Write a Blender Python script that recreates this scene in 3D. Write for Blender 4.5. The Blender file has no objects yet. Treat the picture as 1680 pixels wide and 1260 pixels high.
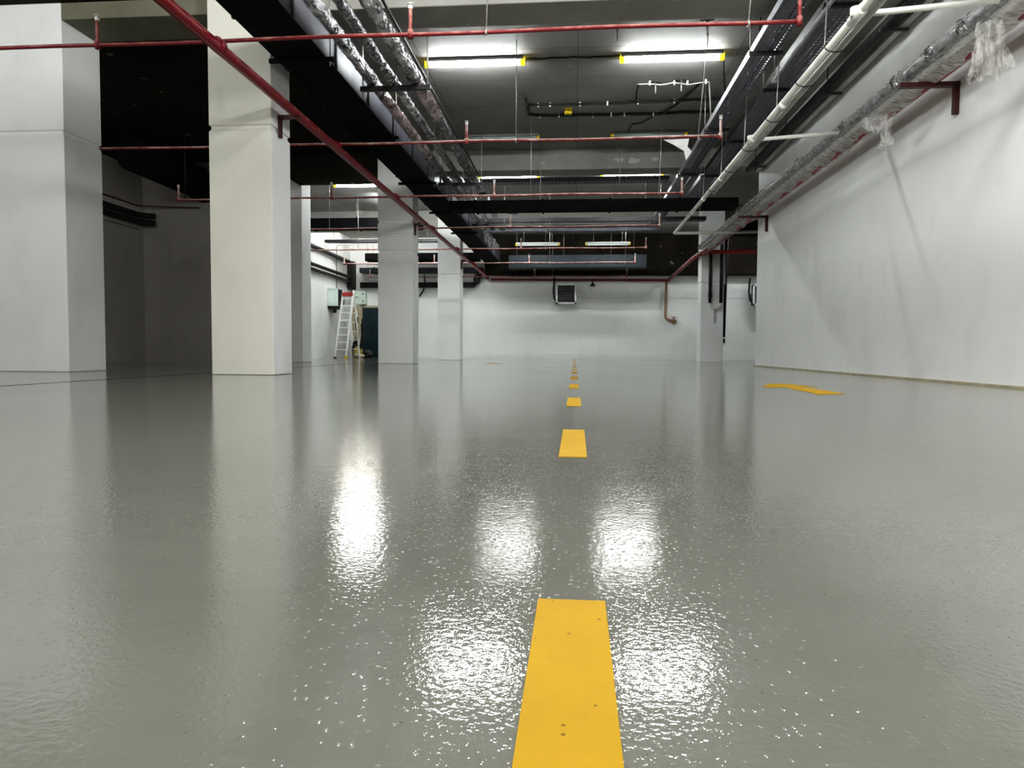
import bpy, bmesh, math, random
from mathutils import Vector, Matrix
C = bpy.context.scene.collection
PI = math.pi
rnd = random.Random(7)

# ------------------------------------------------------------------ helpers
class MB:
    """collects shapes, builds one mesh object"""
    def __init__(s): s.v = []; s.f = []; s.sm = []
    def add(s, vs, fs, smooth=False):
        n = len(s.v); s.v += [tuple(p) for p in vs]
        s.f += [tuple(i + n for i in f) for f in fs]; s.sm += [smooth] * len(fs)
        return s
    def box(s, x0, x1, y0, y1, z0, z1, rot=None, c=None):
        vs = [Vector((x, y, z)) for x in (x0, x1) for y in (y0, y1) for z in (z0, z1)]
        if rot is not None:
            c = Vector(c) if c is not None else Vector(((x0+x1)/2, (y0+y1)/2, (z0+z1)/2))
            vs = [c + rot @ (p - c) for p in vs]
        return s.add(vs, [(0,1,3,2),(4,6,7,5),(0,4,5,1),(2,3,7,6),(0,2,6,4),(1,5,7,3)])
    def bar(s, a, b, w, h):
        """rectangular bar from a to b"""
        a, b = Vector(a), Vector(b); d = (b - a).normalized()
        up = Vector((0,0,1)) if abs(d.z) < .95 else Vector((0,1,0))
        x = d.cross(up).normalized(); y = x.cross(d).normalized()
        vs = [p + x*sx*w/2 + y*sy*h/2 for p in (a, b) for sx, sy in ((-1,-1),(1,-1),(1,1),(-1,1))]
        return s.add(vs, [(3,2,1,0),(4,5,6,7),(0,1,5,4),(1,2,6,5),(2,3,7,6),(3,0,4,7)])
    def tube(s, pts, r, n=10, smooth=True, cap=True):
        """tube along a polyline; r number or list or function(i, ang)"""
        pts = [Vector(p) for p in pts]; m = len(pts); vs = []
        d0 = (pts[1] - pts[0]).normalized()
        up = Vector((0,0,1)) if abs(d0.z) < .9 else Vector((1,0,0))
        x = d0.cross(up).normalized()
        for i, p in enumerate(pts):
            if i == 0: d = d0
            elif i == m-1: d = (pts[i]-pts[i-1]).normalized()
            else: d = ((pts[i]-pts[i-1]).normalized() + (pts[i+1]-pts[i]).normalized()).normalized()
            x = (x - d*x.dot(d)).normalized(); y = d.cross(x)
            for k in range(n):
                a = 2*PI*k/n
                rr = r(i, a) if callable(r) else (r[i] if isinstance(r, (list, tuple)) else r)
                vs.append(p + (x*math.cos(a) + y*math.sin(a))*rr)
        fs = [(i*n+k, i*n+(k+1) % n, (i+1)*n+(k+1) % n, (i+1)*n+k) for i in range(m-1) for k in range(n)]
        s.add(vs, fs, smooth)
        if cap:
            b = len(s.v) - m*n
            s.f += [tuple(b+k for k in range(n-1, -1, -1)), tuple(b+(m-1)*n+k for k in range(n))]; s.sm += [False, False]
        return s
    def prism(s, poly, z0, z1):
        n = len(poly)
        vs = [(x, y, z0) for x, y in poly] + [(x, y, z1) for x, y in poly]
        fs = [tuple(range(n-1, -1, -1)), tuple(range(n, 2*n))] + [(i, (i+1) % n, n+(i+1) % n, n+i) for i in range(n)]
        return s.add(vs, fs)
    def build(s, name, mat, parent=None, bevel=0):
        me = bpy.data.meshes.new(name); me.from_pydata(s.v, [], s.f)
        me.polygons.foreach_set('use_smooth', s.sm)
        bm = bmesh.new(); bm.from_mesh(me); bmesh.ops.recalc_face_normals(bm, faces=bm.faces); bm.to_mesh(me); bm.free()
        o = bpy.data.objects.new(name, me); C.objects.link(o); me.materials.append(mat)
        if parent is not None:
            o.parent = parent; o.matrix_parent_inverse = Matrix.Translation(parent.location).inverted() if False else Matrix.Identity(4)
            me.transform(parent.matrix_basis.inverted()) if parent.type == 'EMPTY' or True else None
        if bevel:
            b = o.modifiers.new('bevel', 'BEVEL'); b.width = bevel; b.segments = 2; b.limit_method = 'ANGLE'
        return o

def tag(o, label=None, cat=None, group=None, kind=None):
    if label: o['label'] = label
    if cat: o['category'] = cat
    if group: o['group'] = group
    if kind: o['kind'] = kind
    return o
def thing(name, label, cat, group=None):
    o = bpy.data.objects.new(name, None); C.objects.link(o); o.empty_display_size = .1
    return tag(o, label, cat, group)
def dup(o, parent=None):
    c = o.copy(); C.objects.link(c)
    if parent is not None: c.parent = parent
    for ch in list(o.children): dup(ch, c)
    return c
def arc(c, u, v, r, a0, a1, n=6):
    c, u, v = Vector(c), Vector(u), Vector(v)
    return [c + (u*math.cos(a0+(a1-a0)*i/n) + v*math.sin(a0+(a1-a0)*i/n))*r for i in range(n+1)]
def bend(pts, r=.05, n=5):
    """round the corners of a polyline"""
    P = [Vector(p) for p in pts]; out = [P[0]]
    for i in range(1, len(P)-1):
        a, b, c = P[i-1], P[i], P[i+1]
        rr = min(r, (a-b).length*.45, (c-b).length*.45)
        p, q = b + (a-b).normalized()*rr, b + (c-b).normalized()*rr
        for k in range(n+1):
            t = k/n; out.append(p*(1-t)**2 + b*2*t*(1-t) + q*t*t)
    return out + [P[-1]]
def seg(a, b, n):
    a, b = Vector(a), Vector(b); return [a.lerp(b, i/n) for i in range(n+1)]

# ------------------------------------------------------------------ materials
def new(name):
    m = bpy.data.materials.new(name); m.use_nodes = True
    nt = m.node_tree; b = nt.nodes['Principled BSDF']
    return m, nt, b
def N(nt, t, **k):
    n = nt.nodes.new(t)
    for a, v in k.items():
        if a in n.inputs: n.inputs[a].default_value = v
        else: setattr(n, a, v)
    return n
def coords(nt, kind='Object'):
    return nt.nodes.new('ShaderNodeTexCoord').outputs[kind]
def ramp(nt, fac, stops):
    r = nt.nodes.new('ShaderNodeValToRGB'); e = r.color_ramp.elements
    while len(e) < len(stops): e.new(.5)
    for x, (p, c) in zip(e, stops): x.position = p; x.color = (*c, 1) if len(c) == 3 else c
    nt.links.new(fac, r.inputs[0]); return r.outputs[0]
def noise(nt, vec, scale, detail=4, rough=.55, scl=None):
    n = N(nt, 'ShaderNodeTexNoise'); n.inputs['Scale'].default_value = scale; n.inputs['Detail'].default_value = detail; n.inputs['Roughness'].default_value = rough
    if scl is not None:
        mp = nt.nodes.new('ShaderNodeMapping'); mp.inputs['Scale'].default_value = scl
        nt.links.new(vec, mp.inputs[0]); vec = mp.outputs[0]
    nt.links.new(vec, n.inputs['Vector']); return n.outputs['Fac']
def bump(nt, b, h, strength=.3, dist=.01, prev=None):
    n = N(nt, 'ShaderNodeBump'); n.inputs['Strength'].default_value = strength; n.inputs['Distance'].default_value = dist
    nt.links.new(h, n.inputs['Height'])
    if prev is not None: nt.links.new(prev, n.inputs['Normal'])
    nt.links.new(n.outputs[0], b.inputs['Normal']); return n.outputs[0]
def mat(name, c1, c2=None, rough=.6, metal=0, scale=6, bmp=0, bscale=None, bdist=.01, scl=None, lo=.35, hi=.65):
    m, nt, b = new(name); v = coords(nt)
    b.inputs['Roughness'].default_value = rough; b.inputs['Metallic'].default_value = metal
    if c2 is None: c2 = tuple(x*.85 for x in c1)
    f = noise(nt, v, scale, 5, .6, scl)
    nt.links.new(ramp(nt, f, [(lo, c1), (hi, c2)]), b.inputs['Base Color'])
    if bmp: bump(nt, b, noise(nt, v, bscale or scale*4, 4), bmp, bdist)
    return m
def dusty(name, paint, dust, rough=.5, amount=.55, scale=9):
    """paint with pale dust on upward faces and in patches"""
    m, nt, b = new(name); v = coords(nt)
    b.inputs['Roughness'].default_value = rough
    g = nt.nodes.new('ShaderNodeNewGeometry'); sx = nt.nodes.new('ShaderNodeSeparateXYZ'); nt.links.new(g.outputs['Normal'], sx.inputs[0])
    f = noise(nt, v, scale, 6, .65)
    a = N(nt, 'ShaderNodeMath', operation='MULTIPLY_ADD'); nt.links.new(sx.outputs['Z'], a.inputs[0]); a.inputs[1].default_value = .25; nt.links.new(f, a.inputs[2])
    nt.links.new(ramp(nt, a.outputs[0], [(amount-.12, paint), (amount+.16, dust)]), b.inputs['Base Color'])
    bump(nt, b, f, .3, .004)
    return m
def emit(name, col, s):
    m, nt, b = new(name); b.inputs['Base Color'].default_value = (*col, 1)
    b.inputs['Emission Color'].default_value = (*col, 1); b.inputs['Emission Strength'].default_value = s
    return m

M = {}
# painted plaster (white), with faint streaks and blotches
def plaster(name, a, b_):
    m, nt, b = new(name); v = coords(nt)
    f = noise(nt, v, 1.1, 6, .6); g = noise(nt, v, 1.6, 4, .5, (1.6, 1.6, .7))
    mx = N(nt, 'ShaderNodeMath', operation='ADD'); nt.links.new(f, mx.inputs[0]); nt.links.new(g, mx.inputs[1])
    nt.links.new(ramp(nt, mx.outputs[0], [(.55, b_), (1.35, a)]), b.inputs['Base Color'])
    b.inputs['Roughness'].default_value = .75
    bump(nt, b, noise(nt, v, 26, 6, .7), .18, .01)
    return m
M['plaster'] = plaster('white_plaster', (.84, .845, .84), (.76, .765, .76))
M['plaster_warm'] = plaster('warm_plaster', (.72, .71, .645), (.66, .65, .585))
M['plaster_back'] = plaster('back_plaster', (.86, .875, .865), (.79, .81, .80))
M['plaster_shaded'] = plaster('shaded_plaster', (.42, .40, .37), (.34, .32, .30))  # plaster darkened so the bay's gloom sits in the colour
# ceiling concrete with formwork joints
def concrete(name, a, b_, joints=True):
    m, nt, b = new(name); v = coords(nt)
    f = noise(nt, v, .9, 8, .65)
    col = ramp(nt, f, [(.3, b_), (.7, a)])
    if joints:
        br = N(nt, 'ShaderNodeTexBrick'); nt.links.new(v, br.inputs['Vector'])
        br.inputs['Scale'].default_value = 1; br.inputs['Mortar Size'].default_value = .006; br.inputs['Brick Width'].default_value = 2.44; br.inputs['Row Height'].default_value = 1.22
        br.offset = 0.0
        br.inputs['Color1'].default_value = (1, 1, 1, 1); br.inputs['Color2'].default_value = (.82, .82, .82, 1); br.inputs['Mortar'].default_value = (.4, .4, .4, 1)
        mx = N(nt, 'ShaderNodeMix', data_type='RGBA', blend_type='MULTIPLY'); mx.inputs[0].default_value = 1
        nt.links.new(col, mx.inputs[6]); nt.links.new(br.outputs['Color'], mx.inputs[7]); col = mx.outputs[2]
    sp = ramp(nt, noise(nt, v, 3.3, 2), [(.70, (0, 0, 0)), (.78, (.35, .35, .35))])
    ad = N(nt, 'ShaderNodeMix', data_type='RGBA', blend_type='SCREEN'); ad.inputs[0].default_value = .6
    nt.links.new(col, ad.inputs[6]); nt.links.new(sp, ad.inputs[7])
    nt.links.new(ad.outputs[2], b.inputs['Base Color'])
    b.inputs['Roughness'].default_value = .7
    bump(nt, b, noise(nt, v, 14, 6, .7), .25, .02)
    return m
M['concrete'] = concrete('slab_concrete', (.40, .39, .378), (.28, .273, .263))
M['concrete_shaded'] = concrete('shaded_concrete', (.028, .023, .016), (.008, .007, .005), False)  # concrete with deep shade put into its base colour
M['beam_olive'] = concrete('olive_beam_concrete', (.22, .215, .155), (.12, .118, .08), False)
M['beam'] = concrete('beam_concrete', (.40, .392, .36), (.27, .262, .24), False)
M['red'] = dusty('red_paint', (.19, .004, .011), (.50, .20, .19), .36, .66, 7)
M['red_pink'] = dusty('dusty_red_paint', (.24, .035, .03), (.62, .45, .42), .6, .52, 6)
M['red_mid'] = dusty('faded_red_paint', (.17, .010, .012), (.42, .20, .17), .55, .60, 7)
M['red_clean'] = mat('bright_red_paint', (.34, .008, .014), (.2, .006, .01), .4)
M['black'] = mat('black_rubber', (.012, .012, .013), (.006, .006, .006), .55)
M['black_metal'] = mat('black_steel', (.02, .02, .022), (.01, .01, .011), .5, .2)
M['duct_black'] = mat('black_duct', (.008, .008, .009), (.004, .004, .004), .7)
M['zinc'] = mat('galvanised_steel', (.15, .15, .175), (.10, .10, .13), .5, .3, 3)
M['zinc_rail'] = mat('tray_rail_steel', (.50, .51, .54), (.36, .36, .40), .5, .4, 8)
M['blue_duct'] = mat('blue_grey_duct', (.018, .026, .036), (.010, .016, .024), .5, .2, 2)
M['rod'] = mat('threaded_rod_steel', (.5, .49, .47), (.3, .29, .28), .45, .6, 40)
M['pvc'] = mat('white_plastic_pipe', (.84, .83, .78), (.72, .71, .66), .35, 0, 5)
M['pvc_grey'] = mat('grey_plastic_pipe', (.55, .55, .52), (.42, .42, .40), .4, 0, 5)
M['white'] = mat('white_enamel', (.82, .83, .82), (.74, .75, .74), .4)
M['panel'] = mat('pale_green_enamel', (.68, .78, .72), (.60, .71, .65), .4)
M['alu'] = mat('aluminium', (.86, .86, .85), (.74, .74, .73), .4, .1, 10)
M['yellow_plastic'] = mat('yellow_plastic', (.85, .62, .02), (.7, .5, .01), .4)
M['yellow_glow'] = emit('yellow_end_cap', (.9, .72, .02), .9)
M['tube'] = emit('lit_tube', (.955, 1.0, .985), 46)
M['tube_low'] = emit('weak_tube', (1, .96, .9), 20)
M['tube_dim'] = emit('faint_tube', (.6, .66, .64), .12)
M['tube_off'] = mat('unlit_tube_cover', (.42, .50, .49), (.36, .43, .42), .3)
M['housing'] = mat('lamp_housing', (.25, .26, .25), None, .5)
M['door'] = mat('dark_teal_door', (.010, .032, .040), (.006, .02, .026), .38, .1, 1.5)
M['clip'] = mat('white_clip', (.85, .85, .85), None, .5)
M['brown_steel'] = mat('dark_red_steel', (.07, .008, .008), (.03, .005, .005), .5)
M['beige'] = mat('beige_cloth', (.52, .46, .33), (.36, .32, .23), .9, 0, 18, .3)
M['olive'] = mat('yellow_olive_plastic', (.42, .36, .08), (.28, .24, .06), .6)
M['red_plastic'] = mat('red_plastic', (.45, .03, .02), (.3, .02, .015), .4)
M['copper'] = mat('brown_pipe', (.34, .20, .12), (.22, .13, .08), .45, .2)
M['wall_joint'] = mat('base_sealant', (.50, .45, .30), (.36, .33, .24), .7)

def crumple(name, c1, c2, metal, rough, bs, bd, scl):
    m, nt, b = new(name); v = coords(nt)
    f = noise(nt, v, 9, 6, .7, scl)
    nt.links.new(ramp(nt, f, [(.35, c1), (.62, c2)]), b.inputs['Base Color'])
    b.inputs['Metallic'].default_value = metal; b.inputs['Roughness'].default_value = rough
    bump(nt, b, noise(nt, v, 11, 4, .6, scl), bs, bd)
    return m
M['foil'] = crumple('crumpled_foil', (.02, .02, .022), (.90, .90, .92), .85, .17, 1, .12, (1, .5, 1))
M['foil_dark'] = crumple('dark_crumpled_foil', (.008, .008, .009), (.40, .40, .41), .8, .14, 1, .12, (1, 1.3, 1))
M['foil_pink'] = crumple('pinkish_film_wrap', (.03, .015, .017), (.72, .58, .59), .6, .18, 1, .1, (1, .4, 1))
M['wrap'] = crumple('grey_pipe_in_clear_film', (.13, .13, .14), (.42, .42, .43), .1, .2, .6, .02, (2.2, 1.1, 2.2))

def film(name, lo, hi, scl, col=(.80, .79, .77)):
    m, nt, b = new(name); v = coords(nt)
    b.inputs['Base Color'].default_value = (*col, 1); b.inputs['Roughness'].default_value = .2
    mp = nt.nodes.new('ShaderNodeMapping'); mp.inputs['Rotation'].default_value = (0, 0, .5); nt.links.new(v, mp.inputs[0])
    f = noise(nt, mp.outputs[0], 10, 4, .6, scl)
    nt.links.new(ramp(nt, f, [(.36, (lo,)*3), (.62, (hi,)*3)]), b.inputs['Alpha'])
    bump(nt, b, noise(nt, mp.outputs[0], 13, 4, .6, scl), .8, .03)
    return m
for k in ('duct_black', 'concrete_shaded'):
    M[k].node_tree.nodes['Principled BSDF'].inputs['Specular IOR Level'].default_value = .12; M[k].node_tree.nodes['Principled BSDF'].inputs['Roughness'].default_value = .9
M['film'] = film('clear_milky_film', .35, .95, (.7, 2.6, 1))
M['film_clear'] = film('clear_crumpled_film', .06, .5, (1.6, 1.6, .5))

def perforated(name, col, px, hole):
    """steel sheet with real round holes (alpha)"""
    m, nt, b = new(name); v = coords(nt)
    b.inputs['Base Color'].default_value = (*col, 1); b.inputs['Roughness'].default_value = .5; b.inputs['Metallic'].default_value = .3
    s = N(nt, 'ShaderNodeVectorMath', operation='SCALE'); nt.links.new(v, s.inputs[0]); s.inputs['Scale'].default_value = 1/px
    fr = N(nt, 'ShaderNodeVectorMath', operation='FRACTION'); nt.links.new(s.outputs[0], fr.inputs[0])
    su = N(nt, 'ShaderNodeVectorMath', operation='SUBTRACT'); nt.links.new(fr.outputs[0], su.inputs[0]); su.inputs[1].default_value = (.5, .5, .5)
    mu = N(nt, 'ShaderNodeVectorMath', operation='MULTIPLY'); nt.links.new(su.outputs[0], mu.inputs[0]); mu.inputs[1].default_value = (1, .7, 0)
    le = N(nt, 'ShaderNodeVectorMath', operation='LENGTH'); nt.links.new(mu.outputs[0], le.inputs[0])
    gt = N(nt, 'ShaderNodeMath', operation='GREATER_THAN'); nt.links.new(le.outputs['Value'], gt.inputs[0]); gt.inputs[1].default_value = hole
    nt.links.new(gt.outputs[0], b.inputs['Alpha'])
    return m
M['perf'] = perforated('perforated_tray_steel', (.17, .165, .22), .075, .27)

# glossy wet epoxy floor
def floor_mat():
    m, nt, b = new('grey_epoxy_coating'); v = coords(nt)
    f1 = noise(nt, v, .55, 5, .6, (1, .6, 1)); f2 = noise(nt, v, 5, 6, .65, (.6, 1.6, 1))
    mx = N(nt, 'ShaderNodeMath', operation='MULTIPLY_ADD'); nt.links.new(f2, mx.inputs[0]); mx.inputs[1].default_value = .35; nt.links.new(f1, mx.inputs[2])
    col = ramp(nt, mx.outputs[0], [(.42, (.146, .147, .127)), (.92, (.200, .200, .177))])
    # sparse dark specks
    vo = N(nt, 'ShaderNodeTexVoronoi'); vo.inputs['Scale'].default_value = 34; nt.links.new(v, vo.inputs['Vector'])
    sp = ramp(nt, vo.outputs['Distance'], [(.035, (.25, .25, .25)), (.06, (1, 1, 1))])
    ms = N(nt, 'ShaderNodeMix', data_type='RGBA', blend_type='MULTIPLY'); ms.inputs[0].default_value = .55
    nt.links.new(col, ms.inputs[6]); nt.links.new(sp, ms.inputs[7])
    nt.links.new(ms.outputs[2], b.inputs['Base Color'])
    nt.links.new(ramp(nt, f1, [(.3, (.04,)*3), (.7, (.085,)*3)]), b.inputs['Roughness'])
    b.inputs['IOR'].default_value = 1.62
    h = noise(nt, v, 110, 2, .5); p = bump(nt, b, h, .6, .0008)
    h2 = noise(nt, v, 22, 3, .5); p = bump(nt, b, h2, .45, .0006, p)
    gv = N(nt, 'ShaderNodeTexVoronoi'); gv.inputs['Scale'].default_value = 105; nt.links.new(v, gv.inputs['Vector'])
    dome = ramp(nt, gv.outputs['Distance'], [(0, (1, 1, 1)), (.12, (.8, .8, .8)), (.30, (0, 0, 0))])
    pick = N(nt, 'ShaderNodeSeparateColor'); nt.links.new(gv.outputs['Color'], pick.inputs[0])
    gt = N(nt, 'ShaderNodeMath', operation='GREATER_THAN'); nt.links.new(pick.outputs[0], gt.inputs[0]); gt.inputs[1].default_value = .58
    gm = N(nt, 'ShaderNodeMath', operation='MULTIPLY'); nt.links.new(dome, gm.inputs[0]); nt.links.new(gt.outputs[0], gm.inputs[1])
    p = bump(nt, b, gm.outputs[0], .5, .0008, p)
    h3 = noise(nt, v, 2.2, 3, .5, (.5, 1.6, 1)); bump(nt, b, h3, .25, .002, p)
    return m
M['floor'] = floor_mat()
def yellow():
    m, nt, b = new('yellow_road_paint'); v = coords(nt)
    f = noise(nt, v, 9, 5, .6)
    col = ramp(nt, f, [(.3, (.42, .245, .001)), (.7, (.47, .28, .001))])
    vo = N(nt, 'ShaderNodeTexVoronoi'); vo.inputs['Scale'].default_value = 38; nt.links.new(v, vo.inputs['Vector'])
    sp = ramp(nt, vo.outputs['Distance'], [(.06, (.2, .2, .2)), (.10, (1, 1, 1))])
    ms = N(nt, 'ShaderNodeMix', data_type='RGBA', blend_type='MULTIPLY'); ms.inputs[0].default_value = .8
    nt.links.new(col, ms.inputs[6]); nt.links.new(sp, ms.inputs[7]); nt.links.new(ms.outputs[2], b.inputs['Base Color'])
    b.inputs['Roughness'].default_value = .62; b.inputs['Specular IOR Level'].default_value = .25
    return m
M['yellow'] = yellow()

# ------------------------------------------------------------------ the setting
H = 4.9
def struct(name, mb, m, label=None, bevel=0):
    return tag(mb.build(name, m, None, bevel), label, None, None, 'structure')
struct('floor', MB().box(-12.4, 9.4, -6.4, 29.2, -.2, 0), M['floor'], 'wet looking grey epoxy floor with a grainy gloss')
struct('ceiling', MB().box(-4.0, 9.4, -6.4, 29.2, H, H+.2), M['concrete'], 'grey concrete ceiling slab above the lane')
struct('ceiling_left', MB().box(-12.4, -4.0, -6.4, 17.0, H, H+.2), M['concrete_shaded'], 'concrete ceiling slab left of the columns, gloom painted into its colour')  # near-black slab colour carries the gloom away from the lamps
struct('ceiling_left_far', MB().box(-12.4, -4.0, 17.0, 29.2, H, H+.2), M['concrete'], 'grey concrete ceiling slab of the far left room')
struct('wall_right', MB().box(4.15, 4.5, -6.4, 16.85, 0, H), M['plaster'], 'long bright white plastered wall on the right')
struct('baseboard_right', MB().box(4.128, 4.15, -6.4, 16.86, 0, .022), M['wall_joint'], 'thin yellowish sealant strip along the right wall')
struct('wall_right_far', MB().box(9.1, 9.4, -6.4, 29.2, 0, H), M['plaster'], 'far side wall of the space behind the right wall')
struct('wall_front', MB().box(-12.4, 9.4, -6.5, -6.2, 0, H), M['plaster'], 'white wall behind the camera')
def wall_band(name, m, label, axis, x0, x1, y0, y1, zj):
    """a wall with a narrow recessed day joint at height zj"""
    mb = MB(); mb.box(x0, x1, y0, y1, 0, zj-.025); mb.box(x0, x1, y0, y1, zj+.025, H)
    g = .03
    if axis == 'y': mb.box(x0, x1, y0+g, y1, zj-.025, zj+.025)
    else: mb.box(x0, x1-g, y0, y1, zj-.025, zj+.025)
    return struct(name, mb, m, label)
wall_band('wall_back', M['plaster_back'], 'white back wall with a horizontal day joint', 'y', -12.4, 9.4, 28.8, 29.1, 2.41)
struct('baseboard_back', MB().box(-9.2, 9.1, 28.76, 28.8, 0, .2), M['plaster'], 'slightly proud white plinth band along the back wall')
struct('wall_left', MB().box(-9.6, -9.25, 17.75, 28.8, 0, H), M['plaster'], 'bright left wall of the far room')
struct('wall_left_near', MB().box(-12.4, -11.15, -6.4, 17.75, 0, H), M['plaster_shaded'], 'dim side wall of the dark bay')
struct('wall_bay', MB().box(-11.9, -7.0, 17.62, 17.8, 0, H), M['plaster_shaded'], 'dim rear wall of the dark bay')

def column(x0, x1, y0, y1, joints, m, label, top=H):
    mb = MB(); g = .022
    prof = [(0, 0)]
    for z in sorted(joints): prof += [(z-.04, 0), (z-.018, g), (z+.026, g), (z+.028, 0)]
    prof += [(top, 0)]
    vs = []
    for z, i in prof: vs += [(x0+i, y0+i, z), (x1-i, y0+i, z), (x1-i, y1-i, z), (x0+i, y1-i, z)]
    fs = [(4*r+k, 4*r+(k+1) % 4, 4*r+4+(k+1) % 4, 4*r+4+k) for r in range(len(prof)-1) for k in range(4)]
    n = len(prof)-1; fs += [(3, 2, 1, 0), (4*n, 4*n+1, 4*n+2, 4*n+3)]
    mb.add(vs, fs); return struct('column', mb, m, label, .012)
c1 = column(-4.58, -3.77, 8.63, 9.22, [3.08], M['plaster_warm'], 'square column nearest the camera with a warm grey front and a side paled for lamp light')
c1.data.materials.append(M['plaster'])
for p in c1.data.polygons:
    if p.normal.x > .9: p.material_index = 1  # right face whiter: lane lamp light put into the colour
column(-9.3, -6.84, 9.08, 9.85, [3.21], M['plaster'], 'broad white column cut by the left edge')
column(-7.6, -6.7, 17.05, 17.65, [], M['plaster'], 'narrowly visible column beside the dark bay')
column(-4.6, -3.77, 16.35, 16.95, [2.61, 3.0, 3.3], M['plaster'], 'second column of the middle row, beside the dark door')
column(-4.52, -3.77, 23.2, 23.8, [2.79], M['plaster'], 'third column of the middle row, farthest one')
column(3.87, 4.56, 22.5, 23.1, [2.45], M['plaster'], 'column with black pipes behind the end of the right wall')
def beam(x0, x1, y0, y1, z0, m, label): struct('beam', MB().box(x0, x1, y0, y1, z0, H), m, label, .015)
beam(-3.77, 4.15, 8.63, 9.22, 4.46, M['beam'], 'concrete beam above the first column, over the lane')
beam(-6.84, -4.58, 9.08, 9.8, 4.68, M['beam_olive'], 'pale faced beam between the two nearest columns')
beam(-3.77, 9.1, 16.35, 16.95, 4.43, M['beam'], 'second concrete beam with white patches, across the lane')
beam(-6.7, -4.6, 16.35, 16.95, 4.3, M['concrete_shaded'], 'dark beam beside the second column')
beam(-3.77, 9.1, 23.2, 23.8, 4.4, M['beam'], 'third concrete beam across the lane')
beam(-9.2, -4.52, 23.2, 23.8, 4.3, M['beam'], 'far beam in the left room')
beam(-3.6, 9.1, 28.2, 28.8, 3.32, M['concrete_shaded'], 'low beam standing for the dark shadow along the top of the back wall')  # stands in for the shadow above the back wall, darkness in its colour
beam(4.5, 9.1, 16.9, 17.5, 3.9, M['concrete_shaded'], 'dark beam behind the end of the right wall')

def patch(x, z, w, h, seed, label):
    r = random.Random(seed); poly = []
    for k in range(14):
        a = 2*PI*k/14; q = r.uniform(.6, 1.1); poly.append((x + w*q*math.cos(a), z + h*q*math.sin(a)))
    n = len(poly); vs = [(px, 16.352, pz) for px, pz in poly] + [(px, 16.342, pz) for px, pz in poly]
    fs = [tuple(range(n)), tuple(range(2*n-1, n-1, -1))] + [(i, (i+1) % n, n+(i+1) % n, n+i) for i in range(n)]
    tag(MB().add(vs, fs).build('plaster_patch', M['pvc_grey'], None), label, 'plaster patch')
patch(.95, 4.62, .14, .06, 1, 'pale plaster patch on the second beam, leftmost of the pair at the right')
patch(1.28, 4.60, .15, .08, 2, 'pale plaster patch on the second beam, biggest of the right pair')
patch(1.75, 4.63, .12, .05, 3, 'slanting pale plaster patch on the second beam nearest the cable tray')
patch(-.75, 4.58, .06, .05, 4, 'small round plaster patch on the second beam, left of the others')
# door in the back wall
d = tag(bpy.data.objects.new('door_1', None), 'dark teal steel door in the back wall', None, None, 'structure'); C.objects.link(d)
MB().box(-8.72, -7.66, 28.70, 28.76, 0, 2.04).build('leaf', M['door'], d, .006)
MB().box(-8.80, -8.72, 28.66, 28.8, 0, 2.12).box(-7.66, -7.58, 28.66, 28.8, 0, 2.12).box(-8.72, -7.66, 28.66, 28.8, 2.04, 2.12).build('frame', M['beige'], d)
MB().box(-7.86, -7.79, 28.66, 28.70, .9, 1.18).tube([(-7.825, 28.66, 1.06), (-7.825, 28.61, 1.06), (-7.95, 28.61, 1.06)], .014).build('handle', M['alu'], d)

# ------------------------------------------------------------------ floor markings
for i in range(14):
    far = .925 + 2.027*i; ln = .76; w = .045
    lab = ['long yellow lane dash nearest the camera, cut by the bottom edge', 'second yellow lane dash from the camera', 'third yellow lane dash from the camera',
           'fourth yellow lane dash from the camera', 'fifth yellow lane dash from the camera', 'sixth yellow lane dash, small and pale'][i] if i < 6 else 'tiny yellow lane dash far away near the back wall'
    poly = [(-w-.002, far-ln), (w-.004, far-ln), (w-.002, far), (-w, far)]
    tag(MB().prism(poly, .0002, .0022).build('lane_dash', M['yellow'], None), lab, 'road marking', 'yellow dashes of the lane line')
ARROW = [(1.773, 6.908), (2.013, 7.519), (2.169, 7.553), (2.229, 7.279), (2.295, 6.936), (2.165, 7.06), (2.128, 6.684), (2.137, 6.432), (2.15, 6.2), (2.136, 5.824), (2.001, 5.752), (1.892, 5.693), (1.922, 6.032), (1.929, 6.44), (1.96, 6.823), (1.798, 6.756)]
tag(MB().prism(ARROW, .0002, .0022).build('floor_arrow', M['yellow'], None), 'yellow arrow painted on the floor near the right wall', 'road marking')
tag(MB().prism([(-2.15, 17.2), (-1.8, 17.35), (-1.95, 17.8), (-2.2, 17.9)], .0002, .0022).build('floor_arrow', M['yellow'], None), 'tiny faint yellow mark on the far floor, left of the dashes', 'road marking')
struct('trim_1', MB().prism([(-4.83, 3.5), (-4.80, 3.5), (-5.12, 18.3), (-5.15, 18.3)], .0001, .0012), M['black'], 'thin dark joint line running along the left floor')

# ------------------------------------------------------------------ tube lights
def lamp(name_label, lit, dim=False):
    t = thing('tube_light', name_label, 'ceiling lamp', 'ceiling tube lights')
    L = .72
    MB().box(-L-.05, L+.05, -.085, .085, -.045, 0).build('housing', M['housing'], t, .008)
    mb = MB(); mb.tube([(-L, 0, -.062), (L, 0, -.062)], .048, 14); mb.build('diffuser', M['tube_dim'] if dim else M['tube'] if lit else M['tube_off'], t)
    for s in (-1, 1):
        mb = MB(); a, b = sorted((s*L, s*(L+.07))); mb.tube([(a, 0, -.06), (b, 0, -.06)], .056, 12); mb.build('end_cap', M['yellow_glow'] if lit else M['yellow_plastic'], t, .004)
    MB().box(-.012, .012, -.055, .055, -.03, .0).build('clip', M['yellow_plastic'], t)
    return t
lit0 = lamp('x', True); off0 = lamp('x', False); dim0 = lamp('x', False, True); low0 = lamp('x', False, True); far0 = lamp('x', True)
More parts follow.
